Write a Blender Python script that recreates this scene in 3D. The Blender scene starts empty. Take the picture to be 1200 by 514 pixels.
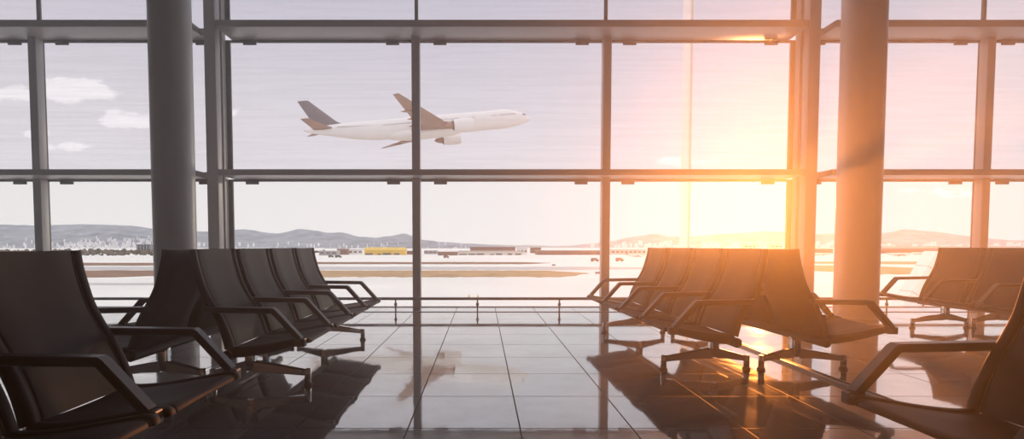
import bpy, bmesh, math, random
from mathutils import Vector, Matrix

C = bpy.context.scene.collection
PI = math.pi
R = math.radians
F, VX, VY, CAMZ = 616.0, 565.0, 288.0, 0.95      # focal length in px, vanishing point, eye height


def px(x, d):                                     # lateral metres of a photo column at depth d
    return (x - VX) / F * d


def pz(y, d):                                     # height of a photo row at depth d
    return CAMZ - (y - VY) / F * d


# ------------------------------------------------------------------ materials
def new_mat(name):
    m = bpy.data.materials.new(name)
    m.use_nodes = True
    return m, m.node_tree.nodes, m.node_tree.links, m.node_tree.nodes['Principled BSDF']


def N(nodes, kind, **kw):
    n = nodes.new(kind)
    for k, v in kw.items():
        if k.startswith('i_'):
            n.inputs[k[2:].replace('_', ' ')].default_value = v
        else:
            setattr(n, k, v)
    return n


def plain(name, col, rough=0.6, metal=0.0, ior=1.5, var=0.0, scale=6.0, bump=0.0, bscale=None):
    m, n, l, b = new_mat(name)
    b.inputs['Roughness'].default_value = rough
    b.inputs['Metallic'].default_value = metal
    b.inputs['IOR'].default_value = ior
    tc = N(n, 'ShaderNodeTexCoord')
    no = N(n, 'ShaderNodeTexNoise', i_Scale=scale, i_Detail=4.0)
    l.new(tc.outputs['Object'], no.inputs['Vector'])
    cr = N(n, 'ShaderNodeValToRGB')
    lo = [max(0, c * (1 - var)) for c in col]
    hi = [min(1, c * (1 + var)) for c in col]
    cr.color_ramp.elements[0].position = 0.3
    cr.color_ramp.elements[1].position = 0.7
    cr.color_ramp.elements[0].color = (*lo, 1)
    cr.color_ramp.elements[1].color = (*hi, 1)
    l.new(no.outputs['Fac'], cr.inputs['Fac'])
    l.new(cr.outputs['Color'], b.inputs['Base Color'])
    if bump:
        n2 = N(n, 'ShaderNodeTexNoise', i_Scale=bscale or scale * 20, i_Detail=3.0)
        l.new(tc.outputs['Object'], n2.inputs['Vector'])
        bp = N(n, 'ShaderNodeBump', i_Strength=bump, i_Distance=0.002)
        l.new(n2.outputs['Fac'], bp.inputs['Height'])
        l.new(bp.outputs['Normal'], b.inputs['Normal'])
    return m


M = {}
M['leather'] = plain('black_leather', (0.030, 0.028, 0.029), 0.55, ior=1.25, var=0.15, scale=9, bump=0.25, bscale=420)
M['piping'] = plain('leather_piping', (0.050, 0.046, 0.045), 0.35, var=0.1)
M['arm'] = plain('armrest_plastic', (0.028, 0.027, 0.028), 0.36, var=0.08)
M['chrome'] = plain('polished_dark_steel', (0.66, 0.64, 0.63), 0.10, metal=1.0, var=0.06)
M['beam'] = plain('dark_painted_steel', (0.035, 0.033, 0.033), 0.4, var=0.1)
M['rubber'] = plain('black_rubber', (0.02, 0.02, 0.02), 0.55, var=0.1)
M['column'] = plain('painted_column', (0.46, 0.44, 0.43), 0.38, var=0.03, scale=2)
M['steel'] = plain('painted_mullion', (0.36, 0.33, 0.32), 0.36, var=0.04, scale=3)
M['gasket'] = plain('dark_gasket', (0.035, 0.033, 0.033), 0.55, var=0.1)
M['wall'] = plain('plaster_wall', (0.27, 0.26, 0.25), 0.8, var=0.04, scale=1)
M['ceil'] = plain('ceiling_panels', (0.30, 0.29, 0.28), 0.8, var=0.04, scale=1)
M['rail'] = plain('brushed_rail', (0.16, 0.14, 0.13), 0.32, metal=0.7, var=0.06)
M['strip'] = plain('aluminium_strip', (0.40, 0.38, 0.36), 0.30, metal=0.9, var=0.08)


def floor_mat():
    m, n, l, b = new_mat('polished_granite_tiles')
    tc = N(n, 'ShaderNodeTexCoord')
    sep = N(n, 'ShaderNodeSeparateXYZ')
    l.new(tc.outputs['Object'], sep.inputs[0])
    T = 0.585

    def cell(out, off):
        a = N(n, 'ShaderNodeMath', operation='SUBTRACT'); a.inputs[1].default_value = off
        l.new(out, a.inputs[0])
        d = N(n, 'ShaderNodeMath', operation='DIVIDE'); d.inputs[1].default_value = T
        l.new(a.outputs[0], d.inputs[0])
        fl = N(n, 'ShaderNodeMath', operation='FLOOR'); l.new(d.outputs[0], fl.inputs[0])
        fr = N(n, 'ShaderNodeMath', operation='FRACT'); l.new(d.outputs[0], fr.inputs[0])
        s = N(n, 'ShaderNodeMath', operation='SUBTRACT'); s.inputs[1].default_value = 0.5
        l.new(fr.outputs[0], s.inputs[0])
        ab = N(n, 'ShaderNodeMath', operation='ABSOLUTE'); l.new(s.outputs[0], ab.inputs[0])
        g = N(n, 'ShaderNodeMath', operation='GREATER_THAN'); g.inputs[1].default_value = 0.5 - 0.0042 / T
        l.new(ab.outputs[0], g.inputs[0])
        return fl.outputs[0], g.outputs[0]
    ix, jx = cell(sep.outputs['X'], -0.387)
    iy, jy = cell(sep.outputs['Y'], 3.289)
    joint = N(n, 'ShaderNodeMath', operation='MAXIMUM')
    l.new(jx, joint.inputs[0]); l.new(jy, joint.inputs[1])
    cmb = N(n, 'ShaderNodeCombineXYZ'); l.new(ix, cmb.inputs[0]); l.new(iy, cmb.inputs[1])
    wn = N(n, 'ShaderNodeTexWhiteNoise', noise_dimensions='3D'); l.new(cmb.outputs[0], wn.inputs['Vector'])
    speck = N(n, 'ShaderNodeTexNoise', i_Scale=140.0, i_Detail=4.0); l.new(tc.outputs['Object'], speck.inputs['Vector'])
    blot = N(n, 'ShaderNodeTexNoise', i_Scale=2.6, i_Detail=5.0, i_Roughness=0.62); l.new(tc.outputs['Object'], blot.inputs['Vector'])
    cr = N(n, 'ShaderNodeValToRGB')
    cr.color_ramp.elements[0].position = 0.25; cr.color_ramp.elements[0].color = (0.145, 0.139, 0.146, 1)
    cr.color_ramp.elements[1].position = 0.75; cr.color_ramp.elements[1].color = (0.265, 0.255, 0.268, 1)
    l.new(speck.outputs['Fac'], cr.inputs['Fac'])
    vm = N(n, 'ShaderNodeMapRange'); vm.inputs['To Min'].default_value = 0.85; vm.inputs['To Max'].default_value = 1.1
    l.new(wn.outputs['Value'], vm.inputs['Value'])
    mul = N(n, 'ShaderNodeVectorMath', operation='SCALE'); l.new(cr.outputs['Color'], mul.inputs[0]); l.new(vm.outputs[0], mul.inputs['Scale'])
    mix = N(n, 'ShaderNodeMix', data_type='RGBA')
    l.new(joint.outputs[0], mix.inputs['Factor']); l.new(mul.outputs[0], mix.inputs[6]); mix.inputs[7].default_value = (0.02, 0.018, 0.017, 1)
    l.new(mix.outputs[2], b.inputs['Base Color'])
    # worn polish: blotchy roughness, joints matt
    rr = N(n, 'ShaderNodeMapRange'); rr.inputs['From Min'].default_value = 0.35; rr.inputs['From Max'].default_value = 0.7
    rr.inputs['To Min'].default_value = 0.045; rr.inputs['To Max'].default_value = 0.11
    l.new(blot.outputs['Fac'], rr.inputs['Value'])
    rm = N(n, 'ShaderNodeMix', data_type='FLOAT'); l.new(joint.outputs[0], rm.inputs['Factor'])
    l.new(rr.outputs[0], rm.inputs[2]); rm.inputs[3].default_value = 0.6
    l.new(rm.outputs[0], b.inputs['Roughness'])
    ior = N(n, 'ShaderNodeMix', data_type='FLOAT'); l.new(joint.outputs[0], ior.inputs['Factor'])
    iv = N(n, 'ShaderNodeMapRange'); iv.inputs['From Min'].default_value = 0.35; iv.inputs['From Max'].default_value = 0.68
    iv.inputs['To Min'].default_value = 2.2; iv.inputs['To Max'].default_value = 1.8
    l.new(blot.outputs['Fac'], iv.inputs['Value'])
    l.new(iv.outputs[0], ior.inputs[2]); ior.inputs[3].default_value = 1.3
    l.new(ior.outputs[0], b.inputs['IOR'])
    cr2 = N(n, 'ShaderNodeMapRange'); cr2.inputs['From Min'].default_value = 0.35; cr2.inputs['From Max'].default_value = 0.68
    cr2.inputs['To Min'].default_value = 0.008; cr2.inputs['To Max'].default_value = 0.05
    l.new(blot.outputs['Fac'], cr2.inputs['Value']); l.new(cr2.outputs[0], b.inputs['Coat Roughness'])
    b.inputs['Coat IOR'].default_value = 3.3
    cw = N(n, 'ShaderNodeMath', operation='SUBTRACT'); cw.inputs[0].default_value = 1.0; l.new(joint.outputs[0], cw.inputs[1])
    smg = N(n, 'ShaderNodeTexNoise', i_Scale=1.7, i_Detail=6.0, i_Roughness=0.7); l.new(tc.outputs['Object'], smg.inputs['Vector'])
    smr = N(n, 'ShaderNodeMapRange'); smr.inputs['From Min'].default_value = 0.38; smr.inputs['From Max'].default_value = 0.60
    smr.inputs['To Min'].default_value = 0.80; l.new(smg.outputs['Fac'], smr.inputs['Value'])
    cw2 = N(n, 'ShaderNodeMath', operation='MULTIPLY'); l.new(cw.outputs[0], cw2.inputs[0]); l.new(smr.outputs[0], cw2.inputs[1])
    l.new(cw2.outputs[0], b.inputs['Coat Weight'])
    wav = N(n, 'ShaderNodeTexNoise', i_Scale=9.0, i_Detail=4.0); l.new(tc.outputs['Object'], wav.inputs['Vector'])
    bp = N(n, 'ShaderNodeBump', i_Strength=0.035, i_Distance=0.008)
    l.new(wav.outputs['Fac'], bp.inputs['Height']); l.new(bp.outputs['Normal'], b.inputs['Normal']); l.new(bp.outputs['Normal'], b.inputs['Coat Normal'])
    return m


M['floor'] = floor_mat()


def glass_mat(name, tint, lines):
    m, n, l, b = new_mat(name)
    n.remove(b)
    out = n['Material Output']
    tr = N(n, 'ShaderNodeBsdfTransparent'); tr.inputs['Color'].default_value = (*tint, 1)
    gl = N(n, 'ShaderNodeBsdfGlossy', i_Roughness=0.0)
    lw = N(n, 'ShaderNodeLayerWeight', i_Blend=0.5)
    pw = N(n, 'ShaderNodeMath', operation='POWER'); l.new(lw.outputs['Facing'], pw.inputs[0]); pw.inputs[1].default_value = 5.0
    fr = N(n, 'ShaderNodeMath', operation='MULTIPLY_ADD'); l.new(pw.outputs[0], fr.inputs[0]); fr.inputs[1].default_value = 0.9; fr.inputs[2].default_value = 0.022
    mx = N(n, 'ShaderNodeMixShader')
    l.new(fr.outputs[0], mx.inputs[0]); l.new(tr.outputs[0], mx.inputs[1]); l.new(gl.outputs[0], mx.inputs[2])
    if lines:                                      # fine horizontal printed lines in the glass
        tc = N(n, 'ShaderNodeTexCoord')
        mp = N(n, 'ShaderNodeMapping'); mp.inputs['Scale'].default_value = (0.5, 0.5, 15.0)
        l.new(tc.outputs['Object'], mp.inputs['Vector'])
        no = N(n, 'ShaderNodeTexNoise', i_Scale=1.6, i_Detail=2.0); l.new(mp.outputs[0], no.inputs['Vector'])
        cr = N(n, 'ShaderNodeValToRGB')
        cr.color_ramp.elements[0].position = 0.38; cr.color_ramp.elements[0].color = (*[c * (1 - lines) for c in tint], 1)
        cr.color_ramp.elements[1].position = 0.60; cr.color_ramp.elements[1].color = (*tint, 1)
        l.new(no.outputs['Fac'], cr.inputs['Fac']); l.new(cr.outputs['Color'], tr.inputs['Color'])
    l.new(mx.outputs[0], out.inputs['Surface'])
    return m


M['glass_up'] = glass_mat('printed_glass', (0.935, 0.93, 0.955), 0.022)
M['glass_low'] = glass_mat('clear_glass', (0.985, 0.985, 0.985), 0.0)


# ------------------------------------------------------------------ mesh builder
class MB:
    def __init__(s):
        s.bm = bmesh.new()

    def box(s, x0, x1, y0, y1, z0, z1, bev=0.0, mi=0):
        vs = [s.bm.verts.new((x, y, z)) for x in (x0, x1) for y in (y0, y1) for z in (z0, z1)]
        fs = [(0, 1, 3, 2), (4, 6, 7, 5), (0, 4, 5, 1), (2, 3, 7, 6), (0, 2, 6, 4), (1, 5, 7, 3)]
        faces = [s.bm.faces.new([vs[i] for i in f]) for f in fs]
        for f in faces:
            f.material_index = mi
        if bev:
            es = list({e for f in faces for e in f.edges})
            bmesh.ops.bevel(s.bm, geom=es, offset=bev, segments=2, affect='EDGES', profile=0.6)
        return s

    def loft(s, loops, closed=True, cap=True, smooth=True, mi=0):
        rows = [[s.bm.verts.new(p) for p in lp] for lp in loops]
        k = len(rows[0])
        for a, b in zip(rows, rows[1:]):
            for i in range(k if closed else k - 1):
                j = (i + 1) % k
                f = s.bm.faces.new((a[i], a[j], b[j], b[i]))
                f.smooth = smooth; f.material_index = mi
        if cap:
            for r_ in (rows[0], rows[-1]):
                try:
                    f = s.bm.faces.new(r_); f.material_index = mi
                except ValueError:
                    pass
        return s

    def tube(s, pts, r, seg=12, mi=0):
        pts = [Vector(p) for p in pts]
        rr = r if isinstance(r, (list, tuple)) else [r] * len(pts)
        loops = []
        up = None
        for i, p in enumerate(pts):
            t = (pts[min(i + 1, len(pts) - 1)] - pts[max(i - 1, 0)]).normalized()
            if up is None:
                a = Vector((0, 0, 1)) if abs(t.z) < 0.9 else Vector((1, 0, 0))
            else:
                a = up
            u = (a - t * a.dot(t)).normalized(); up = u
            v = t.cross(u)
            loops.append([p + (u * math.cos(2 * PI * k / seg) + v * math.sin(2 * PI * k / seg)) * rr[i] for k in range(seg)])
        return s.loft(loops, mi=mi)

    def lathe(s, prof, cx=0, cy=0, seg=20, mi=0):
        return s.loft([[(cx + r * math.cos(2 * PI * k / seg), cy + r * math.sin(2 * PI * k / seg), z) for k in range(seg)] for r, z in prof], mi=mi)

    def build(s, name, mat, parent=None):
        bmesh.ops.recalc_face_normals(s.bm, faces=s.bm.faces[:])
        me = bpy.data.meshes.new(name)
        s.bm.to_mesh(me); s.bm.free()
        for m in (mat if isinstance(mat, (list, tuple)) else [mat]):
            me.materials.append(m)
        o = bpy.data.objects.new(name, me)
        C.objects.link(o)
        if parent:
            o.parent = parent
        return o


def sharp(o, ang=35):
    """smooth shading that keeps creases"""
    me = o.data
    bm = bmesh.new(); bm.from_mesh(me)
    for f in bm.faces:
        f.smooth = True
    for e in bm.edges:
        if len(e.link_faces) == 2 and e.calc_face_angle(0) > R(ang):
            e.smooth = False
    bm.to_mesh(me); bm.free()
    return o


def tag(o, label=None, cat=None, group=None, kind=None):
    if label: o['label'] = label
    if cat: o['category'] = cat
    if group: o['group'] = group
    if kind: o['kind'] = kind
    return o


def empty(name, loc=(0, 0, 0), rz=0.0):
    o = bpy.data.objects.new(name, None)
    o.empty_display_size = 0.2
    C.objects.link(o)
    o.location = loc; o.rotation_euler = (0, 0, rz)
    return o


def copy_tree(o, parent=None):
    c = o.copy()
    C.objects.link(c)
    if parent:
        c.parent = parent
    for ch in [x for x in bpy.data.objects if x.parent == o]:
        copy_tree(ch, c)
    return c


def spline(pts, n):
    """Catmull-Rom through tuples"""
    out = []
    P = [pts[0]] + list(pts) + [pts[-1]]
    for i in range(1, len(P) - 2):
        p0, p1, p2, p3 = P[i - 1], P[i], P[i + 1], P[i + 2]
        for k in range(n):
            t = k / n
            out.append(tuple(0.5 * (2 * b + (c - a) * t + (2 * a - 5 * b + 4 * c - d) * t * t + (3 * b - a - 3 * c + d) * t ** 3)
                             for a, b, c, d in zip(p0, p1, p2, p3)))
    out.append(tuple(pts[-1]))
    return out


# ------------------------------------------------------------------ the hall
XL, XR, YB, HT = -13.0, 14.0, -11.0, 6.3
DG = 8.15                                          # glass plane
tag(MB().box(XL, XR, YB, DG + 0.1, -0.3, 0.0).build('floor', M['floor']), kind='structure')
tag(MB().box(XL, XR, YB, DG + 0.1, HT, HT + 0.2).build('ceiling', M['ceil']), kind='structure')
tag(MB().box(XL - 0.2, XL, YB, DG + 0.1, 0, HT).build('wall_left', M['wall']), kind='structure')
tag(MB().box(XR, XR + 0.2, YB, DG + 0.1, 0, HT).build('wall_right', M['wall']), kind='structure')
tag(MB().box(XL, XR, YB - 0.2, YB, 0, HT).build('wall_back', M['wall']), kind='structure')

# vertical members of the facade
trim_n = [0]


def trim(mb, mat=None):
    trim_n[0] += 1
    return tag(sharp(mb.build('trim_%d' % trim_n[0], mat or M['steel'])), kind='structure')


ZT1a, ZT1b = 1.972, 2.058                          # lower transom
ZT2a, ZT2b = 4.075, 4.175                          # upper transom
DF = 7.65
MAIN = (-3.89, 4.75)
THIN = [-9.62, -6.74, -1.0, 1.88, 7.63, 10.5]
for i, x in enumerate(MAIN):                       # deep posts with a stepped section
    s = 1 if i else -1
    mb = MB().box(x - 0.08, x + 0.08, DF - 0.02, DF + 0.12, 0, HT, 0.006)
    w0, w1 = sorted((x + s * 0.035, x + s * 0.08))
    mb.box(w0, w1, DF + 0.12, DG + 0.02, 0, HT)
    w0, w1 = sorted((x - s * 0.0, x + s * 0.08))
    mb.box(w0, w1, DG - 0.16, DG - 0.04, 0, HT, 0.004)
    trim(mb)
for x in THIN:
    trim(MB().box(x - 0.06, x + 0.06, 8.0, DG - 0.012, 0.0, ZT1a, 0.005).box(x - 0.06, x + 0.06, 8.0, DG - 0.012, ZT1b, ZT2a, 0.005))
# transoms: deep shelf-like boxes, the side ones stop short of the main posts
for za, zb in ((ZT1a, ZT1b), (ZT2a, ZT2b)):
    trim(MB().box(MAIN[0] + 0.082, MAIN[1] - 0.082, DF, DG + 0.03, za, zb, 0.006))
    trim(MB().box(XL, -4.19, DF, DG + 0.03, za, zb, 0.006).box(-4.19, MAIN[0] - 0.082, 7.95, DG + 0.03, za, zb, 0.004))
    trim(MB().box(5.06, XR, DF, DG + 0.03, za, zb, 0.006).box(MAIN[1] + 0.082, 5.06, 7.95, DG + 0.03, za, zb, 0.004))
# low sill and floor strip by the glass
trim(MB().box(XL, XR, DG - 0.02, DG + 0.05, 0, 0.010, 0.003), M['strip'])
trim(MB().box(XL, XR, 7.52, 7.56, 0, 0.006), M['gasket'])

# windows: each pane of each bay with its gasket and clips
joints = sorted(list(MAIN) + THIN)
joints = [XL] + joints + [XR]
bands = ((0.010, ZT1a, 'glass_low'), (ZT1b, ZT2a, 'glass_up'), (ZT2b, HT, 'glass_up'))
wn = 0
for k, (z0, z1, gm) in enumerate(bands):
    for a, b in zip(joints, joints[1:]):
        wn += 1
        g = tag(MB().box(a + 0.012, b - 0.012, DG, DG + 0.016, z0, z1).build('window_%d' % wn, M[gm]), kind='structure')
        mb = MB()
        for xx, sg in ((a, 1), (b, -1)):
            x0, x1 = sorted((xx, xx + sg * (0.050 if xx in MAIN else (0.026 if k == 2 else 0.052))))
            mb.box(x0, x1, DG - 0.010, DG + 0.024, z0, z1)
        if k < 2:
            mb.box(a + 0.03, b - 0.03, DG - 0.010, DG + 0.024, z1 - 0.032, z1)
        mb.build('gasket', M['gasket'], g)
        if k < 2:
            for cx in (a + 0.36, b - 0.36):
                MB().box(cx - 0.10, cx + 0.10, DG - 0.035, DG - 0.011, z1 - 0.078, z1 - 0.02, 0.006).build('clip', M['gasket'], g)

# round columns
for cx in (-4.08, 4.99):
    mb = MB().lathe([(0.255, 0), (0.255, HT)], cx, 7.0, 48)
    mb.lathe([(0.262, 0), (0.262, 0.05), (0.256, 0.055)], cx, 7.0, 48)
    tag(sharp(mb.build('column', M['column'])), kind='structure')

# ------------------------------------------------------------------ bench seating
P = 0.61
BACK = [(0.000, 0.930), (0.010, 0.860), (0.030, 0.780), (0.058, 0.690), (0.100, 0.605), (0.148, 0.525), (0.188, 0.440), (0.212, 0.370), (0.226, 0.322)]
BT = [0.026, 0.030, 0.032, 0.034, 0.036, 0.038, 0.042, 0.046, 0.050]
SEAT = [(0.214, 0.322), (0.270, 0.318), (0.350, 0.324), (0.450, 0.338), (0.560, 0.358), (0.640, 0.372), (0.680, 0.376), (0.700, 0.368), (0.706, 0.352)]
ST = [0.056, 0.058, 0.054, 0.050, 0.044, 0.038, 0.033, 0.024, 0.010]
UO = 0.2                                           # local x = u - UO
W = 0.287


def shell(prof, thick):
    data = spline([(u, z, t) for (u, z), t in zip(prof, thick)], 5)
    front = [(-W, -0.010), (-W + 0.003, -0.002), (-W + 0.008, 0.004), (-0.266, 0.008), (-0.246, 0.007), (-0.240, 0.002), (-0.236, -0.011), (-0.230, -0.011), (-0.225, -0.003),
             (-0.215, 0.000), (-0.12, -0.006), (0, -0.010)]
    front = front + [(-y, o) for y, o in reversed(front[:-1])]
    loops = []
    for i, (u, z, t) in enumerate(data):
        a = data[max(i - 1, 0)]; b = data[min(i + 1, len(data) - 1)]
        tx, tz = b[0] - a[0], b[1] - a[1]
        ln = math.hypot(tx, tz)
        nx, nz = -tz / ln, tx / ln                 # towards the sitter
        lp = [(u - UO + nx * o, y, z + nz * o) for y, o in front]
        for y, o in ((W - 0.001, -t + 0.010), (W - 0.012, -t), (0.15, -t - 0.002), (-0.15, -t - 0.002), (-W + 0.012, -t), (-W + 0.001, -t + 0.010)):
            lp.append((u - UO + nx * o, y, z + nz * o))
        loops.append(lp)
    return loops, data


def rail_pts(data, y, off):
    pts = []
    for i, (u, z, t) in enumerate(data):
        a = data[max(i - 1, 0)]; b = data[min(i + 1, len(data) - 1)]
        tx, tz = b[0] - a[0], b[1] - a[1]
        ln = math.hypot(tx, tz)
        pts.append((u - UO - tz / ln * off, y, z + tx / ln * off))
    return pts


def bar(path, w, t):
    """rectangular section bent along a path of (u, z); bevelled edges"""
    loops = []
    c = 0.006
    for i, (u, z) in enumerate(path):
        d1 = Vector((path[i][0] - path[i - 1][0], path[i][1] - path[i - 1][1])) if i else None
        d2 = Vector((path[i + 1][0] - path[i][0], path[i + 1][1] - path[i][1])) if i < len(path) - 1 else None
        if d1 is None: d1 = d2
        if d2 is None: d2 = d1
        d1.normalize(); d2.normalize()
        tt = (d1 + d2).normalized()
        n = Vector((-tt.y, tt.x))
        k = 1 / max(0.5, n.dot(Vector((-d1.y, d1.x))))
        h = t / 2
        sec = [(-w / 2, -h + c), (-w / 2 + c, -h), (w / 2 - c, -h), (w / 2, -h + c), (w / 2, h - c), (w / 2 - c, h), (-w / 2 + c, h), (-w / 2, h - c)]
        loops.append([(u - UO + n.x * q * k, y, z + n.y * q * k) for y, q in sec])
    return loops


def make_bench():
    root = empty('airport_bench')
    L = 2 * P
    # beam with rounded ends
    sharp(MB().tube([(0, -L - 0.008, 0.272), (0, -L, 0.272), (0, L, 0.272), (0, L + 0.008, 0.272)], [0.024, 0.034, 0.034, 0.024], 20).build('beam', M['beam'], root), 50)
    for i in range(4):
        y = (i - 1.5) * P
        for nm, prof, th in (('backrest', BACK, BT), ('seat', SEAT, ST)):
            lo, data = shell(prof, th)
            o = sharp(MB().loft(lo).build(nm, M['leather'], root), 60)
            o.location.y = y
            for sy in (-0.233, 0.233):
                MB().tube(rail_pts(data[1:-1], sy, -0.004), 0.0036, 6).build('piping', M['piping'], o)
        # bracket between beam and seat
        mb = MB().box(-0.03, 0.30, y - 0.2, y - 0.16, 0.236, 0.262, 0.004).box(-0.03, 0.30, y + 0.16, y + 0.2, 0.236, 0.262, 0.004)
    for i in range(5):
        y = (i - 2) * P
        path = [(0.082, 0.566), (0.11, 0.562), (0.30, 0.559), (0.492, 0.556), (0.503, 0.549), (0.648, 0.388), (0.655, 0.380)]
        a = sharp(MB().loft([[(x, y + q, z) for x, q, z in lp] for lp in bar(path, 0.058, 0.034)]).build('armrest', M['arm'], root), 30)
        MB().box(0.625 - UO, 0.690 - UO, y - 0.024, y + 0.024, 0.335, 0.384, 0.006).build('arm_bracket', M['arm'], a)
    for y in (-1.5 * P + 0.05, 1.5 * P - 0.05):
        mb = MB().box(-0.035, 0.035, y - 0.022, y + 0.022, 0.10, 0.262, 0.006)
        mb.box(-0.026, 0.026, y - 0.034, y + 0.034, 0.13, 0.25, 0.006)
        for u1 in (0.585, -0.060):
            x1 = u1 - UO
            s = 1 if x1 > 0 else -1
            lo = []
            for t, zt, zb, w in ((0.0, 0.172, 0.092, 0.026), (0.35, 0.150, 0.088, 0.022), (1.0, 0.106, 0.066, 0.017)):
                x = s * 0.02 + (x1 - s * 0.02) * t
                c = 0.006
                lo.append([(x, y - w, zb + c), (x, y - w + c, zb), (x, y + w - c, zb), (x, y + w, zb + c), (x, y + w, zt - c), (x, y + w - c, zt), (x, y - w + c, zt), (x, y - w, zt - c)])
            mb.loft(lo, smooth=False)
        lg = sharp(mb.build('leg', M['chrome'], root), 30)
        for u1 in (0.585, -0.060):
            f = MB().lathe([(0.019, 0.020), (0.022, 0.024), (0.022, 0.108), (0.018, 0.114), (0.0005, 0.1145)], u1 - UO, y, 20)
            f.lathe([(0.027, 0.0), (0.030, 0.004), (0.030, 0.012), (0.020, 0.022)], u1 - UO, y, 20, mi=1)
            sharp(f.build('foot', [M['chrome'], M['rubber']], lg), 40)
    return root


BENCHES = [  # back-top X at row centre, row centre depth, facing (+1 right), rotation deg, label, group
    (-1.785, 4.42, 1, 0.6, 'black four-seat bench left of the open floor, facing right, feet on bright tiles'),
    (-1.975, 4.42, -1, 0.6, 'black four-seat bench facing left, back to back behind the left bench by the left column'),
    (1.950, 4.87, -1, 1.7, 'orange-lit black four-seat bench right of the open floor, facing left'),
    (2.175, 4.87, 1, 1.7, 'orange-lit four-seat bench facing right, showing its rear shell, before the right column'),
    (-1.800, 1.18, 1, 0.6, 'dark leather bench cut off by the lower left corner, its two big armrests in front'),
    (2.140, 0.82, -1, 1.7, 'dark leather bench cut off by the lower right corner, one big angled armrest'),
    (5.600, 5.21, -1, 1.7, 'brown-looking bench beyond the right column, facing left, cut by the right frame edge'),
    (5.790, 5.21, 1, 1.7, 'bench facing right behind the far right bench, only its chrome legs clear'),
]
proto = make_bench()
for i, (xt, yc, s, rot, lab) in enumerate(BENCHES):
    o = proto if i == 0 else copy_tree(proto)
    o.location = (xt + s * UO, yc, 0)
    o.rotation_euler = (0, 0, R(rot) + (0 if s > 0 else PI))
    tag(o, lab, 'bench', 'four-seat airport benches')

# ------------------------------------------------------------------ bumper rail along the glass, floor duct
rl = empty('bumper_rail', (0, 7.55, 0))
tag(rl, 'low dark metal bumper rail on short posts running along the foot of the windows', 'rail')
sharp(MB().box(-9.4, 9.6, -0.018, 0.018, 0.172, 0.212, 0.008).build('handrail', M['rail'], rl), 40)
for k in range(-7, 8):
    x = -0.067 + 1.18 * k
    pm = MB().lathe([(0.030, 0), (0.030, 0.006), (0.011, 0.010), (0.011, 0.085), (0.021, 0.095), (0.021, 0.125), (0.011, 0.135), (0.011, 0.174)], x, 0, 14)
    sharp(pm.build('post', M['rail'], rl), 40)
du = empty('floor_duct', (2.47, 3.9, 0))
tag(du, 'long flat aluminium duct on the floor under the right-hand benches', 'floor duct')
sharp(MB().box(-0.026, 0.026, -1.9, 1.9, 0, 0.022, 0.004).build('duct_body', M['strip'], du), 40)
MB().box(-0.010, 0.010, -1.88, 1.88, 0.0215, 0.026).build('lid', M['gasket'], du)

# ------------------------------------------------------------------ outside
GZ = -9.0
HG = CAMZ - GZ


def gd(y):                                         # depth of a ground point seen at photo row y
    return HG * F / (y - VY)


M['apron'] = plain('pale_concrete', (0.80, 0.77, 0.73), 0.9, var=0.06, scale=0.03)
M['grass'] = plain('dry_grass', (0.44, 0.27, 0.125), 0.95, var=0.25, scale=0.12)
M['grass_brown'] = plain('brown_grass', (0.23, 0.115, 0.062), 0.95, var=0.25, scale=0.12)
M['tarmac'] = plain('grey_tarmac', (0.50, 0.47, 0.46), 0.9, var=0.08, scale=0.1)
M['white'] = plain('white_paint', (0.88, 0.86, 0.84), 0.5, var=0.03)
M['mast'] = plain('white_mast', (0.85, 0.83, 0.80), 0.5, var=0.03, scale=0.5)
M['plane_grey'] = plain('grey_paint', (0.23, 0.18, 0.18), 0.45, var=0.05, scale=0.4)
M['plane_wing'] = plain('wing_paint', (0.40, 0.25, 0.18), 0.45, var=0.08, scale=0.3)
M['plane_white'] = plain('aircraft_white', (0.86, 0.82, 0.78), 0.4, var=0.02, scale=0.3)
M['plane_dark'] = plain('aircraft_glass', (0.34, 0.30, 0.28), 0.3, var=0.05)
M['engine_in'] = plain('engine_intake', (0.12, 0.10, 0.10), 0.4, metal=0.4)
M['yellow'] = plain('yellow_cladding', (0.75, 0.50, 0.12), 0.7, var=0.08, scale=0.05)
M['brick'] = plain('brown_cladding', (0.33, 0.18, 0.13), 0.8, var=0.12, scale=0.06)
M['cream'] = plain('cream_render', (0.70, 0.63, 0.56), 0.8, var=0.06, scale=0.06)
M['grey_wall'] = plain('grey_render', (0.42, 0.40, 0.41), 0.8, var=0.06, scale=0.06)
M['house'] = plain('pale_house_render', (0.80, 0.79, 0.80), 0.8, var=0.12, scale=0.02)
M['tower'] = plain('dark_grey_render', (0.24, 0.24, 0.27), 0.8, var=0.06, scale=0.06)
M['dark_win'] = plain('dark_windows', (0.16, 0.13, 0.13), 0.4, var=0.1, scale=0.3)
M['tree'] = plain('dark_foliage', (0.13, 0.10, 0.07), 0.95, var=0.7, scale=0.06)

tag(MB().box(-6000, 6000, DG + 1.5, 9000, GZ - 1, GZ).build('ground', M['apron']), kind='structure')


def patch(name, d0, d1, xa, xb, mat, seed, lift, label, cat):
    """a thin strip of turf or tarmac with uneven edges"""
    rnd = random.Random(seed)
    mb = MB()
    n = 60
    lo = []
    for i in range(n + 1):
        t = i / n
        x = xa + (xb - xa) * t
        e = min(1.0, min(t, 1 - t) * 9 + 0.05)
        m = (d0 + d1) / 2
        a = m + (d0 - m) * e + rnd.uniform(-1, 1) * (d1 - d0) * 0.05
        b = m + (d1 - m) * e + rnd.uniform(-1, 1) * (d1 - d0) * 0.05
        lo.append([(x, a, GZ), (x, a, GZ + lift), (x, b, GZ + lift), (x, b, GZ)])
    mb.loft(lo, smooth=False)
    return tag(mb.build(name, mat), label, cat, kind='stuff')


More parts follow.
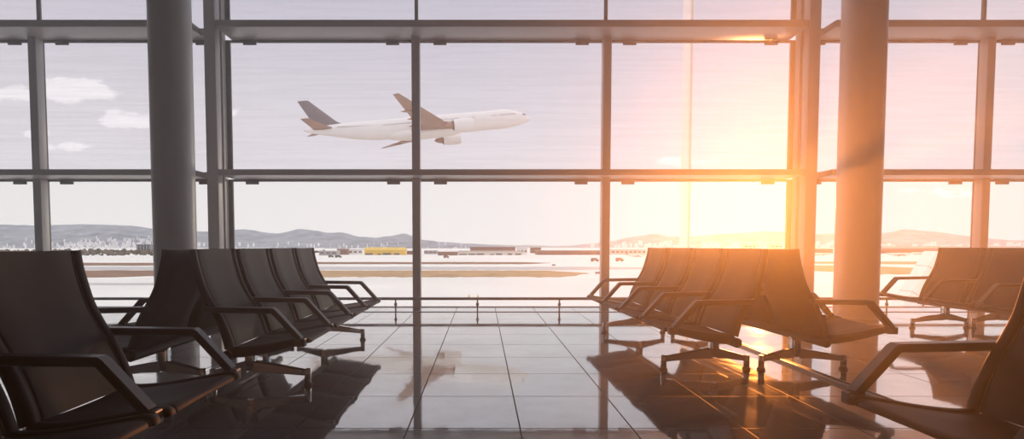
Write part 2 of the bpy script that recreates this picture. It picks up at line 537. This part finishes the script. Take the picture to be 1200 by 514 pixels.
patch('grass_strip', gd(324.5), gd(317), px(298, 185), px(692, 185), M['grass'], 1, 0.12, 'wide tan strip of dry grass across the airfield, ending behind the middle panes', 'grass')
patch('grass_strip', gd(324.5), gd(317), -420, px(290, 185), M['grass_brown'], 2, 0.16, 'reddish brown strip of dry grass beyond the left column', 'grass')
patch('grass_strip', gd(311), gd(308), -620, px(300, 285), M['grass_brown'], 3, 0.14, 'thin far brown strip of turf beyond the left column', 'grass')
patch('grass_strip', gd(309.3), gd(307), px(322, 305), px(645, 305), M['grass_brown'], 4, 0.12, 'thin dark line of turf beyond the wide tan strip in the centre', 'grass')
patch('grass_strip', gd(321), gd(311.3), px(922, 225), px(1104, 225), M['grass'], 5, 0.12, 'tan patch of dry grass seen right of the right column', 'grass')
patch('grass_strip', gd(309.3), gd(306.5), px(915, 310), px(1400, 310), M['grass'], 6, 0.16, 'thin tan line of turf behind the far right bench and right column', 'grass')
patch('taxiway', gd(316), gd(312.4), -700, px(905, 230), M['tarmac'], 7, 0.06, 'pale grey taxiway band crossing the airfield', 'taxiway')
patch('taxiway', gd(334), gd(331.5), -300, -52, M['tarmac'], 8, 0.06, 'faint grey pavement band near the left windows', 'taxiway')

# hills ------------------------------------------------------------
def hill_mat():
    m, n, l, b = new_mat('dry_hillside')
    b.inputs['Roughness'].default_value = 0.95
    tc = N(n, 'ShaderNodeTexCoord')
    no = N(n, 'ShaderNodeTexNoise', i_Scale=0.012, i_Detail=8.0, i_Roughness=0.7); l.new(tc.outputs['Object'], no.inputs['Vector'])
    cr = N(n, 'ShaderNodeValToRGB')
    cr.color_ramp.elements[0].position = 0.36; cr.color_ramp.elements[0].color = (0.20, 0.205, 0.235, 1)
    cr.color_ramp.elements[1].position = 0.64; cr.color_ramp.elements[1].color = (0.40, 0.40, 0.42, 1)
    l.new(no.outputs['Fac'], cr.inputs['Fac'])
    l.new(cr.outputs['Color'], b.inputs['Base Color'])
    return m


M['hill'] = hill_mat()
M['hill_far'] = plain('pale_far_hill', (0.47, 0.44, 0.43), 0.95, var=0.18, scale=0.01)  # distance haze is mixed into this pale colour
M['hill_left'] = plain('blue_grey_hill', (0.33, 0.335, 0.365), 0.95, var=0.22, scale=0.012)  # blue-grey with the distance haze put into the colour


def ridge(name, pts, d, mat, seed, label, foot=620, kind='structure'):
    """a hill whose skyline passes through photo points, sloping down towards the airfield"""
    rnd = random.Random(seed)
    xs = [p[0] for p in pts]
    mb = MB()
    cols = []
    x = xs[0]
    while x <= xs[-1]:
        for (x0, y0), (x1, y1) in zip(pts, pts[1:]):
            if x0 <= x <= x1:
                t = (x - x0) / max(1e-6, x1 - x0); t = t * t * (3 - 2 * t) * 0.5 + t * 0.5
                y = y0 + (y1 - y0) * t
                break
        top = pz(y + rnd.uniform(-0.3, 0.3), d)
        col = []
        for k, f in enumerate((1.0, 0.8, 0.62, 0.45, 0.3, 0.16, 0.06, 0.0)):
            dd = d - foot * (1 - f) * (1 if k else 0)
            hz = GZ + (top - GZ) * f ** 1.15 + (rnd.uniform(-1, 1) * 0.045 * (top - GZ) if 0 < k < 6 else 0)
            if k == 7: hz = GZ - 2
            col.append((px(x, d) * (dd / d * 0.5 + 0.5), dd, hz))
        col.insert(0, (px(x, d), d + 250, GZ - 2))
        cols.append(col)
        x += 4
    mb.loft(cols, closed=False, cap=False)
    o = mb.build(name, mat)
    return tag(o, kind=kind)


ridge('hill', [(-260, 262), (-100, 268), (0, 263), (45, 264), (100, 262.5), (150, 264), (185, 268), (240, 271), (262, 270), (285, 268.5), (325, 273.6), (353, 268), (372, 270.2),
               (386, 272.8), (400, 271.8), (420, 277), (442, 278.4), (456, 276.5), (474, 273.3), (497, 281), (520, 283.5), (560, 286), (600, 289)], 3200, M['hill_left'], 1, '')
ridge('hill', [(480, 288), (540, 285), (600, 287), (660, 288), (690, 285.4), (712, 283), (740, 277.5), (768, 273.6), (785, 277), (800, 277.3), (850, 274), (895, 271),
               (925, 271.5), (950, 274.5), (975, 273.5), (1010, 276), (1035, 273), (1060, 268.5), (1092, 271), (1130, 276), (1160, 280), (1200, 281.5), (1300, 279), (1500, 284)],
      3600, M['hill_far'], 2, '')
ridge('hill', [(60, 284), (95, 276), (118, 271.5), (140, 270.5), (158, 276), (185, 280), (215, 284)], 2700, M['hill'], 3, '', 420)
ridge('hill', [(395, 286), (430, 281), (470, 282), (520, 286.5), (560, 289)], 2600, M['hill'], 4, '', 400)

# hillside town: houses nobody could count
rnd = random.Random(5)
mb = MB()
for k in range(420):
    x = rnd.gauss(140, 42) if k % 3 else rnd.uniform(-40, 560)
    y = rnd.triangular(275, 293, 291)
    if k % 3 == 0: y = rnd.uniform(283, 293)
    d = 2100 + (292 - y) * 22 + rnd.uniform(-40, 40)
    cx = px(x, d); z = pz(y, d)
    w, h = rnd.uniform(2.5, 6.5), rnd.uniform(2, 4)
    mb.box(cx - w / 2, cx + w / 2, d - w / 2, d + w / 2, z - 14, z + h * 0.5)
tag(mb.build('hillside_houses', M['house']), 'scatter of pale little houses over the lower slopes of the hills', 'houses', kind='stuff')
mb = MB()
for k in range(260):
    x = rnd.uniform(690, 1260)
    y = rnd.triangular(281, 292, 291)
    d = 2300 + (292 - y) * 22
    cx = px(x, d); z = pz(y, d)
    w, h = rnd.uniform(6, 16), rnd.uniform(4, 8)
    mb.box(cx - w / 2, cx + w / 2, d - w / 2, d + w / 2, z - 16, z + h * 0.5)
tag(mb.build('hillside_houses', M['white']), 'scatter of white houses below the pale hills on the right', 'houses', kind='stuff')


def trees(xa, xb, ya, yb, n, seed, label):
    rnd = random.Random(seed)
    mb = MB()
    for k in range(n):
        x = rnd.uniform(xa, xb); y = rnd.uniform(ya, yb)
        d = gd(y)
        r = rnd.uniform(1.6, 3.6) * d / 900
        cx = px(x, d)
        prof = [(0.02, 0), (r * 0.75, r * 0.15), (r, r * 0.6), (r * 0.75, r * 1.15), (r * 0.3, r * 1.45), (0.02, r * 1.5)]
        ph = rnd.uniform(0, 6)
        mb.loft([[(cx + q * (1 + 0.18 * math.sin(3 * a + ph)) * math.cos(a), d + q * math.sin(a), GZ + z) for a in [2 * PI * j / 7 for j in range(7)]] for q, z in prof])
    return tag(mb.build('tree_belt', M['tree']), label, 'trees', kind='stuff')


trees(-60, 215, 294.2, 299.5, 520, 11, 'dark belt of trees and scrub below the left hills')
trees(215, 420, 295, 297.5, 110, 12, 'low dark scrub behind the parked things left of the yellow hangar')


def building(xa, xb, yt, yb, mat, label, cat='building', bands_=1, roof=0.0, depth=None, name='airport_building', group=None):
    d = gd(yb)
    x0, x1 = px(xa, d), px(xb, d)
    h = (yb - yt) * d / F
    dp = depth or min(60, max(12, (x1 - x0) * 0.4))
    cx = (x0 + x1) / 2
    w = (x1 - x0) / 2
    root = empty(name, (cx, d, GZ))
    MB().box(-w, w, 0, dp, 0, h).build('walls', mat, root)
    for b in range(bands_):
        zc = h * (b + 0.55) / bands_
        hh = min(1.2, h * 0.16 / bands_)
        k = max(3, int(w * 2 / 5))
        mb = MB()
        for q in range(k):
            xx = -w + (q + 0.5) * 2 * w / k
            ww = w / k * 0.62
            mb.box(xx - ww, xx + ww, -0.12, 0.1, zc - hh, zc + hh)
        mb.build('window_band', M['dark_win'], root)
    if not bands_:                                 # dark door openings along the foot
        r_ = random.Random(int(xa * 7))
        mb = MB()
        xx = -w + 1
        while xx < w - 6:
            ww = r_.uniform(3, 9)
            mb.box(xx, min(xx + ww, w - 1), -0.12, 0.1, 0.0, h * r_.uniform(0.25, 0.45))
            xx += ww + r_.uniform(1, 7)
        mb.build('dock_doors', M['dark_win'], root)
    rz = max(0.4, h * 0.06)
    if roof:
        n = 10
        lo = [[(-w - 0.5 + (2 * w + 1) * t, y_, h + z_) for (y_, z_) in [(-0.5, 0), (dp * 0.25, roof * 0.7), (dp * 0.5, roof), (dp * 0.75, roof * 0.7), (dp + 0.5, 0)]] for t in (0, 1)]
        MB().loft(lo, smooth=False).build('roof', mat, root)
    else:
        MB().box(-w - 0.4, w + 0.4, -0.5, dp + 0.4, h, h + rz).build('roof', M['grey_wall'] if mat != M['grey_wall'] else M['cream'], root)
    return tag(root, label, cat, group)


building(427, 474, 292.8, 298.5, M['yellow'], 'long low yellow hangar on the far side of the airfield', roof=3, bands_=0)
building(408, 425, 292.5, 298, M['white'], 'white shed just left of the yellow hangar')
building(374, 395, 294, 299, M['grey_wall'], 'grey low terminal block between the left benches and the white shed')
building(395, 406, 291.5, 298.3, M['brick'], 'small brown block left of the white shed')
building(477, 483, 294, 298, M['brick'], 'small brown hut right of the yellow hangar')
building(497, 512, 293.5, 297.5, M['grey_wall'], 'grey shed just right of the middle left mullion')
building(513, 536, 295, 299, M['brick'], 'low brown row building right of the grey shed', bands_=0)
building(551, 604, 289.3, 297.0, M['brick'], 'tall wide brown building at the middle of the horizon', bands_=2)
building(537, 612, 294.2, 298.6, M['cream'], 'long low cream hall in front of the tall brown building', bands_=0)
building(606, 618, 291, 298, M['white'], 'white block between the two brown terminal buildings')
building(622, 634, 290, 296.5, M['brick'], 'brown tower block at the left end of the long brown terminal', bands_=2)
building(630, 706, 293.6, 298.4, M['brick'], 'very long brown terminal ending behind the middle right mullion', bands_=0)
building(716, 757, 292.5, 298, M['cream'], 'cream terminal building above the far end of the right bench')
building(872, 886, 286.5, 296, M['cream'], 'cream block peeking over the right bench, left of the pair', bands_=2)
building(903, 917, 286.5, 296, M['cream'], 'cream block peeking over the right bench, right of the pair', bands_=2)
building(952, 976, 291.5, 297, M['brick'], 'brown shed between the main right mullion and the right column')
building(1034, 1104, 291.6, 297, M['brick'], 'long brown terminal between the right column and the far right bench', bands_=0)
building(1008, 1200, 288.5, 293.5, M['cream'], 'pale long building behind the brown terminal on the right')
for k in range(5):
    xa = 160.2 + k * 3.6
    building(xa, xa + 2.2, 286.3, 293.4, M['tower'], 'grey tower block, %s of the five below the left hills' % ('leftmost', 'second from left', 'middle one', 'second from right', 'rightmost')[k],
             'apartment tower', 2, depth=16, name='tower_block', group='tower blocks below the hills')

# lighting mast outside the glass
ms = empty('light_mast', (px(801.5, 42), 42, GZ))
tag(ms, 'tall white mast standing outside the window right of the centre', 'mast')
sharp(MB().lathe([(0.36, 0), (0.34, 40)], 0, 0, 24).build('pole', M['mast'], ms))
MB().lathe([(0.6, 0), (0.6, 0.25), (0.42, 0.3)], 0, 0, 24).build('base_plate', M['grey_wall'], ms)
MB().box(0.20, 0.30, -0.42, -0.28, 0.3, 40, 0.02).build('edge_strip', M['cream'], ms)  # cream strip up the right side of the pole

# sloped white panelled ramp casing just outside, right
rp = empty('boarding_ramp', (0, 0, 0))
D1 = 22.0
K1 = D1 / 10.2
a = Vector((px(1066, D1), D1, pz(360, D1))); b = Vector((px(1103, D1), D1, pz(297, D1)))
dirv = (b - a).normalized()
lo_, hi_ = a - dirv * 1.2 * K1, b
nrm = Vector((dirv.z, 0, -dirv.x))
rp.location = lo_


def slab(p, q, w0, w1, y0, y1):
    mb = MB()
    p = p - lo_; q = q - lo_
    mb.loft([[tuple(c + nrm * w * K1 + Vector((0, y * K1, 0))) for w, y in ((w0, y0), (w1, y0), (w1, y1), (w0, y1))] for c in (p, q)], smooth=False)
    return mb


tag(rp, 'white panelled sloping ramp casing outside the glass behind the far right bench', 'ramp')
slab(lo_, hi_, -0.10, 0.22, 0, 0.30).build('casing', M['white'], rp)
slab(lo_, hi_, 0.22, 0.235, -0.02, 0.30).build('edge_trim', M['gasket'], rp)
slab(lo_, hi_, 0.255, 0.30, -0.02, 0.30).build('lower_casing', M['white'], rp)
for t in (0.35, 0.62, 0.86):
    c = lo_.lerp(hi_, t)
    slab(c, c + dirv * 0.012 * K1, -0.102, 0.222, -0.004, 0.30).build('panel_joint', M['grey_wall'], rp)

# marker cones on the apron
for k, (x, lab) in enumerate(((549.5, 'small yellow marker cone on the apron, left one of the pair'), (560.2, 'small yellow marker cone on the apron, right one of the pair'))):
    d = gd(350)
    o = empty('marker_cone', (px(x, d), d, GZ))
    MB().box(-0.32, 0.32, -0.32, 0.32, 0, 0.06).build('base', M['grey_wall'], o)
    MB().lathe([(0.24, 0.06), (0.15, 0.45), (0.06, 0.85), (0.02, 0.86)], 0, 0, 12).build('cone', M['yellow'], o)
    tag(o, lab, 'cone', 'marker cones on the apron')


# ------------------------------------------------------------------ airliner
def ring(x, r, zc, ry=None, k=28):
    ry = ry or r
    return [(x, ry * math.cos(2 * PI * i / k), zc + r * math.sin(2 * PI * i / k)) for i in range(k)]


def wing_mesh(rootp, mid, tip, y0, ym, yt, z0, zm, zt, t0, tm, tt, side):
    """airfoil loft; each station is (x_leading, x_trailing)"""
    lo = []
    for (xl, xt_), y, z, t in ((rootp, y0, z0, t0), (mid, ym, zm, tm), (tip, yt, zt, tt)):
        c = xl - xt_
        prof = [(0, 0), (0.06, 0.45), (0.25, 0.62), (0.5, 0.52), (0.8, 0.2), (1, 0.0), (0.8, -0.16), (0.5, -0.36), (0.25, -0.4), (0.06, -0.3)]
        lo.append([(xl - q * c, side * y, z + h * t) for q, h in prof])
    return MB().loft(lo)


def make_airliner():
    root = empty('airliner')
    st = [(37.0, 0.05, -0.75), (36.6, 0.45, -0.72), (35.8, 0.95, -0.62), (34.6, 1.55, -0.45), (33.0, 2.15, -0.25), (31, 2.65, -0.08), (28.5, 3.0, 0), (25, 3.1, 0), (-10, 3.1, 0),
          (-15, 3.05, 0.05), (-20, 2.75, 0.35), (-25, 2.25, 0.80), (-30, 1.60, 1.30), (-34, 0.98, 1.68), (-36.3, 0.50, 1.90), (-36.9, 0.15, 1.95)]
    fus = sharp(MB().loft([ring(x, r, z) for x, r, z in spline(st, 3)]).build('fuselage', M['plane_white'], root), 60)
    mb = MB().loft([ring(x, r, z, ry) for x, r, z, ry in ((14, 0.2, -2.6, 0.3), (10, 1.4, -2.35, 2.9), (4, 1.7, -2.35, 3.4), (-5, 1.7, -2.35, 3.4), (-10, 1.2, -2.3, 2.6), (-13, 0.2, -2.5, 0.3))])
    mb.build('belly_fairing', M['plane_white'], root)
    for side in (1, -1):
        mb = MB()
        x = 30.5
        i = 0
        while x > -27:
            gap = (24.0 < x < 25.2) or (12 < x < 13.4) or (-1 < x < 0.2) or (-14 < x < -12.8) or (17.0 < x < 22.5)
            r = 3.1 if x > -12 else 3.1 - (-12 - x) * 0.055
            zc = 0 if x > -12 else (-12 - x) * 0.055
            if not gap:
                mb.box(x - 0.15, x + 0.15, side * (r * 0.985 - 0.06), side * (r * 0.985 + 0.015), zc + 0.58, zc + 0.88)
            x -= 0.60
        mb.build('cabin_windows', M['plane_dark'], fus)
        mb = MB()
        for k, (xx, yy, zz) in enumerate(((34.6, 1.20, 0.50), (34.0, 1.58, 0.55))):
            mb.box(xx - 0.26, xx + 0.26, side * (yy - 0.25), side * (yy + 0.10), zz - 0.22, zz + 0.25)
        mb.build('cockpit_windows', M['dark_win'], fus)
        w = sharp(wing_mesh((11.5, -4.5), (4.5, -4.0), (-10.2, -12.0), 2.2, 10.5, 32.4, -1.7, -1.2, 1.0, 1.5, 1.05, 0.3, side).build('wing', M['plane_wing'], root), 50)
        for yy, xx in ((8.0, -4.2), (14.5, -5.2), (21.0, -7.6)):
            f = MB().loft([[(xx + 3.0 - 4.6 * t, side * yy + q * 0.34 * s_, -1.35 + (yy - 8) * 0.09 + p * 0.4 * s_ - 0.25) for q, p in ((1, 0), (0.5, 0.8), (-0.5, 0.8), (-1, 0), (-0.5, -0.9), (0.5, -0.9))]
                           for t, s_ in ((0, 0.2), (0.3, 1), (0.75, 0.8), (1, 0.1))])
            f.build('flap_fairing', M['plane_wing'], w)
        ey, ez = side * 9.8, -2.9
        ep = [(13.6, 1.62), (13.9, 1.78), (13.4, 1.92), (11.8, 2.0), (9.8, 1.92), (7.8, 1.62)]
        en = sharp(MB().loft([[(x, ey + r * math.cos(a), ez + r * math.sin(a)) for a in [2 * PI * k / 24 for k in range(24)]] for x, r in ep], cap=False).build('engine', M['plane_white'], root), 60)
        MB().loft([[(x, ey + r * math.cos(a), ez + r * math.sin(a)) for a in [2 * PI * k / 20 for k in range(20)]] for x, r in ((13.5, 1.62), (12.4, 1.5), (12.3, 0.5), (13.0, 0.05))], cap=False).build('intake_fan', M['engine_in'], en)
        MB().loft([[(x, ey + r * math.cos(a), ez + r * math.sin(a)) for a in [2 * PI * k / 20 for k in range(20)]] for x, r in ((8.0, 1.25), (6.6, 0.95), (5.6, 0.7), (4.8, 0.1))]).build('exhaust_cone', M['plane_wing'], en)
        MB().loft([[(10.8, ey - 0.2, ez + 1.7), (10.8, ey + 0.2, ez + 1.7), (7.0, ey + 0.2, -1.0), (7.0, ey - 0.2, -1.0)],
                   [(6.8, ey - 0.2, ez + 1.2), (6.8, ey + 0.2, ez + 1.2), (2.5, ey + 0.2, -1.0), (2.5, ey - 0.2, -1.0)]], smooth=False).build('pylon', M['plane_white'], en)
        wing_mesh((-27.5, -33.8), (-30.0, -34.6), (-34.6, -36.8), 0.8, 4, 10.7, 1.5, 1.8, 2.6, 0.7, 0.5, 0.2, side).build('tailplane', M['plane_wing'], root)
    lo = []
    for z, xl, xt_, t in ((2.3, -24.0, -33.4, 0.55), (4.0, -26.9, -34.0, 0.5), (10.9, -34.2, -37.4, 0.2)):
        c = xl - xt_
        lo.append([(xl - q * c, h * t, z) for q, h in ((0, 0), (0.1, 0.7), (0.4, 1), (1, 0.05), (1, -0.05), (0.4, -1), (0.1, -0.7))])
    sharp(MB().loft(lo).build('tail_fin', M['plane_grey'], root), 50)
    return root


air = make_airliner()
DP = 172.0
air.location = (px(496.5, DP), DP, pz(149.5, DP))
air.rotation_euler = (R(-2.0), R(-8.1), R(14))
tag(air, 'white twin-engine airliner with a grey tail climbing to the right in the sky', 'aeroplane', 'aircraft')
PARK = [(962, 299.5, 0.36, 185, 'small white parked aircraft between the main right mullion and the right column'),
        (1052, 300.0, 0.40, 8, 'small white parked aircraft just right of the right column'),
        (1082, 298.5, 0.36, 170, 'small white parked aircraft left of the sloping ramp'),
        (745, 301.0, 0.30, 20, 'tiny white parked aircraft over the far armrests of the right bench')]
for x, y, sc, rz, lab in PARK:
    c = copy_tree(air)
    d = gd(y)
    c.location = (px(x, d), d, GZ + 5.1 * sc)
    c.rotation_euler = (0, 0, R(rz)); c.scale = (sc, sc, sc)
    tag(c, lab, 'aeroplane', 'aircraft')
    mb = MB()
    for gx, gy in ((22, 0), (-3, 5.5), (-3, -5.5)):
        mb.tube([(gx, gy, -1.5), (gx, gy, -4.6)], 0.35, 8)
        mb.tube([(gx, gy - 0.5, -4.3), (gx, gy + 0.5, -4.3)], 0.8, 12)
    mb.build('landing_gear', M['rubber'], c)


def vehicle(x, y, L, mat, label, s=1):
    d = gd(y)
    o = empty('service_vehicle', (px(x, d), d, GZ))
    sharp(MB().box(-L / 2, L / 2, -1, 1, 0.5, 1.5, 0.1).box(-L / 2 + 0.3, L / 2 - 1.2, -0.95, 0.95, 1.5, 2.3, 0.1).build('body', mat, o))
    MB().box(-L / 2 + 0.5, L / 2 - 1.4, -0.97, 0.97, 1.6, 2.1).build('windows', M['dark_win'], o)
    for wx in (-L / 2 + 0.9, L / 2 - 0.9):
        for wy in (-0.95, 0.95):
            MB().tube([(wx, wy - 0.12, 0.42), (wx, wy + 0.12, 0.42)], 0.42, 12).build('wheel', M['rubber'], o)
    tag(o, label, 'vehicle', 'airfield vehicles')


vehicle(388, 301.5, 4.5, M['dark_win'], 'dark truck on the pale apron beside the far end of the left benches')
vehicle(396.5, 301.8, 5.5, M['dark_win'], 'dark long truck on the apron below the white shed')
vehicle(523, 302.2, 4.5, M['brick'], 'brown van on the apron below the low brown row building')
vehicle(697, 306.3, 5, M['dark_win'], 'dark van on the apron left of the middle right mullion')
for x, y, w, lab in ((649, 311.6, 1.8, 'tiny dark marker board beside the taxiway left of the middle right mullion'), (701, 321.5, 2.0, 'tiny marker board at the right tip of the wide tan grass strip')):
    d = gd(y)
    o = empty('marker_board', (px(x, d), d, GZ))
    MB().box(-w / 2, w / 2, -0.06, 0.06, 0.25, 0.95, 0.02).build('board', M['dark_win'], o)
    for q in (-0.35, 0.35):
        MB().box(q * w - 0.04, q * w + 0.04, -0.04, 0.04, 0, 0.25).build('leg', M['grey_wall'], o)
    tag(o, lab, 'sign')
vehicle(726, 306.0, 5, M['brick'], 'brown van right of the middle right mullion')

# ------------------------------------------------------------------ haze volume added for the orange flare glow, lit by the spot
def haze_mat():
    m, n, l, b = new_mat('glow_haze')
    n.remove(b)
    v = N(n, 'ShaderNodeVolumeScatter', i_Density=HAZE, i_Anisotropy=0.75)
    v.inputs['Color'].default_value = (1, 1, 1, 1)
    l.new(v.outputs[0], n['Material Output'].inputs['Volume'])
    return m


HAZE = 0.018
hz = MB().box(XL - 0.1, XR + 0.1, YB - 0.1, DG + 0.12, -0.2, HT + 0.1).build('haze', haze_mat())
tag(hz, 'added haze volume filling the hall, giving the warm flare glow', 'haze', kind='stuff')

# ------------------------------------------------------------------ light
SX, SY = 886.0, 243.0
BEAM_W, BEAM_R, BEAM_S = 1.25e6, 3.3, 0.95
sv = Vector(((SX - VX) / F, 1.0, (VY - SY) / F)).normalized()
sd = bpy.data.lights.new('low_sun', 'SUN')
sd.energy = 0.35
sd.color = (1.0, 0.80, 0.60)
sd.angle = R(3.0)
so = bpy.data.objects.new('low_sun', sd)
C.objects.link(so)
so.rotation_euler = sv.to_track_quat('Z', 'Y').to_euler()
so.location = (30, 60, 20)
# added narrow orange spot outside, makes the haze glow on the right
bd = bpy.data.lights.new('haze_spot', 'SPOT')
bd.energy = BEAM_W
bd.color = (1.0, 0.27, 0.03)
bd.shadow_soft_size = 0.9
bd.spot_size = 2 * math.atan(BEAM_R / 120.0)
bd.spot_blend = 0.9
bo = bpy.data.objects.new('haze_spot', bd)
C.objects.link(bo)
side = Vector((sv.y, -sv.x, 0)).normalized()
bo.location = Vector((0, 0, CAMZ)) + side * BEAM_S + sv * 120.0
bo.rotation_euler = sv.to_track_quat('Z', 'Y').to_euler()

wd = bpy.data.worlds.new('sky')
bpy.context.scene.world = wd
wd.use_nodes = True
n, l = wd.node_tree.nodes, wd.node_tree.links
bg = n['Background']
tc = N(n, 'ShaderNodeTexCoord')
nv = N(n, 'ShaderNodeVectorMath', operation='NORMALIZE'); l.new(tc.outputs['Generated'], nv.inputs[0])
sp = N(n, 'ShaderNodeSeparateXYZ'); l.new(nv.outputs[0], sp.inputs[0])
cr = N(n, 'ShaderNodeValToRGB')
e = cr.color_ramp.elements
e[0].position = 0.0; e[0].color = (1.0, 0.965, 0.955, 1)
e[1].position = 0.10; e[1].color = (0.97, 0.94, 0.94, 1)
for p_, c_ in ((0.20, (0.93, 0.885, 0.905)), (0.32, (0.81, 0.775, 0.83)), (0.44, (0.68, 0.665, 0.75)), (0.60, (1.25, 1.24, 1.28)), (1.0, (1.6, 1.58, 1.62))):
    q = e.new(p_); q.color = (*c_, 1)
l.new(sp.outputs['Z'], cr.inputs['Fac'])


def vmul(vec, f):
    m_ = N(n, 'ShaderNodeVectorMath', operation='SCALE'); l.new(vec, m_.inputs[0])
    if isinstance(f, (int, float)): m_.inputs['Scale'].default_value = f
    else: l.new(f, m_.inputs['Scale'])
    return m_.outputs[0]


def vadd(a_, b_):
    m_ = N(n, 'ShaderNodeVectorMath', operation='ADD'); l.new(a_, m_.inputs[0]); l.new(b_, m_.inputs[1])
    return m_.outputs[0]


def lobe(direction, power):
    d_ = N(n, 'ShaderNodeVectorMath', operation='DOT_PRODUCT'); l.new(nv.outputs[0], d_.inputs[0]); d_.inputs[1].default_value = direction
    c_ = N(n, 'ShaderNodeMath', operation='MAXIMUM'); l.new(d_.outputs['Value'], c_.inputs[0]); c_.inputs[1].default_value = 0
    p_ = N(n, 'ShaderNodeMath', operation='POWER'); l.new(c_.outputs[0], p_.inputs[0]); p_.inputs[1].default_value = power
    return p_.outputs[0]


def const(c_):
    r_ = N(n, 'ShaderNodeCombineXYZ')
    for i in range(3): r_.inputs[i].default_value = c_[i]
    return r_.outputs[0]


col = cr.outputs['Color']
# clouds, mostly low on the left


def mth(op, a_, b_=None):
    m_ = N(n, 'ShaderNodeMath', operation=op)
    for i_, v_ in enumerate((a_, b_)):
        if v_ is None: continue
        if isinstance(v_, (int, float)): m_.inputs[i_].default_value = v_
        else: l.new(v_, m_.inputs[i_])
    return m_.outputs[0]


fy = mth('MAXIMUM', sp.outputs['Y'], 0.05)
cu, cv = mth('DIVIDE', sp.outputs['X'], fy), mth('DIVIDE', sp.outputs['Z'], fy)
cvec = N(n, 'ShaderNodeCombineXYZ'); l.new(cu, cvec.inputs[0]); l.new(mth('MULTIPLY', cv, 1.9), cvec.inputs[1])
cn = N(n, 'ShaderNodeTexNoise', i_Scale=21.0, i_Detail=9.0, i_Roughness=0.62); l.new(cvec.outputs[0], cn.inputs['Vector'])
tot = 0.0
for bx_, by_, ax_, ay_, am_ in ((95, 108, 52, 14, 1.0), (152, 143, 34, 10, 0.95), (20, 114, 26, 8, 0.8), (45, 158, 22, 7, 0.55), (88, 173, 30, 7, 0.6), (262, 132, 22, 8, 0.7), (815, 190, 50, 7, 0.6), (1100, 226, 60, 8, 0.5)):
    du_ = mth('DIVIDE', mth('SUBTRACT', cu, (bx_ - VX) / F), ax_ / F)
    dv_ = mth('DIVIDE', mth('SUBTRACT', cv, (VY - by_) / F), ay_ / F)
    g_ = mth('EXPONENT', mth('MULTIPLY', mth('ADD', mth('MULTIPLY', du_, du_), mth('MULTIPLY', dv_, dv_)), -1.0))
    tot = mth('ADD', mth('MULTIPLY', g_, am_ * 1.5), tot)
cm = N(n, 'ShaderNodeMapRange', interpolation_type='SMOOTHSTEP'); cm.inputs['From Min'].default_value = 0.42; cm.inputs['From Max'].default_value = 0.85
l.new(mth('ADD', tot, mth('MULTIPLY', mth('SUBTRACT', cn.outputs['Fac'], 0.5), mth('MULTIPLY', mth('MINIMUM', mth('MULTIPLY', tot, 2.0), 1.0), 3.3))), cm.inputs['Value'])
k2 = N(n, 'ShaderNodeMath', operation='MULTIPLY'); l.new(cm.outputs[0], k2.inputs[0]); k2.inputs[1].default_value = 0.9
mx = N(n, 'ShaderNodeMix', data_type='RGBA'); l.new(k2.outputs[0], mx.inputs['Factor']); l.new(col, mx.inputs[6]); mx.inputs[7].default_value = (1.22, 1.17, 1.15, 1)
col = mx.outputs[2]
# red taken out of the sky round the sun, offsets the orange haze
for pw, c_ in ((14, (-0.26, -0.06, 0.0)), (45, (-0.16, -0.09, 0.0))):
    col = vadd(col, vmul(const(c_), lobe(sv, pw)))
l.new(col, bg.inputs['Color'])
bg.inputs['Strength'].default_value = 1.0

# ------------------------------------------------------------------ camera
cam = bpy.data.cameras.new('camera')
co = bpy.data.objects.new('camera', cam)
C.objects.link(co)
TILT = 2.5
co.location = (0, 0, CAMZ)
co.rotation_euler = (R(90 - TILT), 0, 0)
cam.sensor_width = 36.0
cam.lens = F / 1200 * 36.0
cam.shift_x = (600 - VX) / 1200
cam.shift_y = (VY + F * math.tan(R(TILT)) - 257) / 1200
cam.clip_start = 0.02
cam.clip_end = 20000
sc = bpy.context.scene
sc.camera = co
sc.view_settings.view_transform = 'Standard'
sc.view_settings.look = 'None'
sc.view_settings.exposure = 0.0
sc.view_settings.gamma = 1.0
sc.view_settings.use_curve_mapping = False
sc.cycles.use_denoising = True
sc.cycles.caustics_reflective = False
sc.cycles.max_bounces = 10
sc.cycles.diffuse_bounces = 5
sc.cycles.volume_bounces = 1
sc.cycles.transparent_max_bounces = 16
sc.cycles.sample_clamp_indirect = 6.0
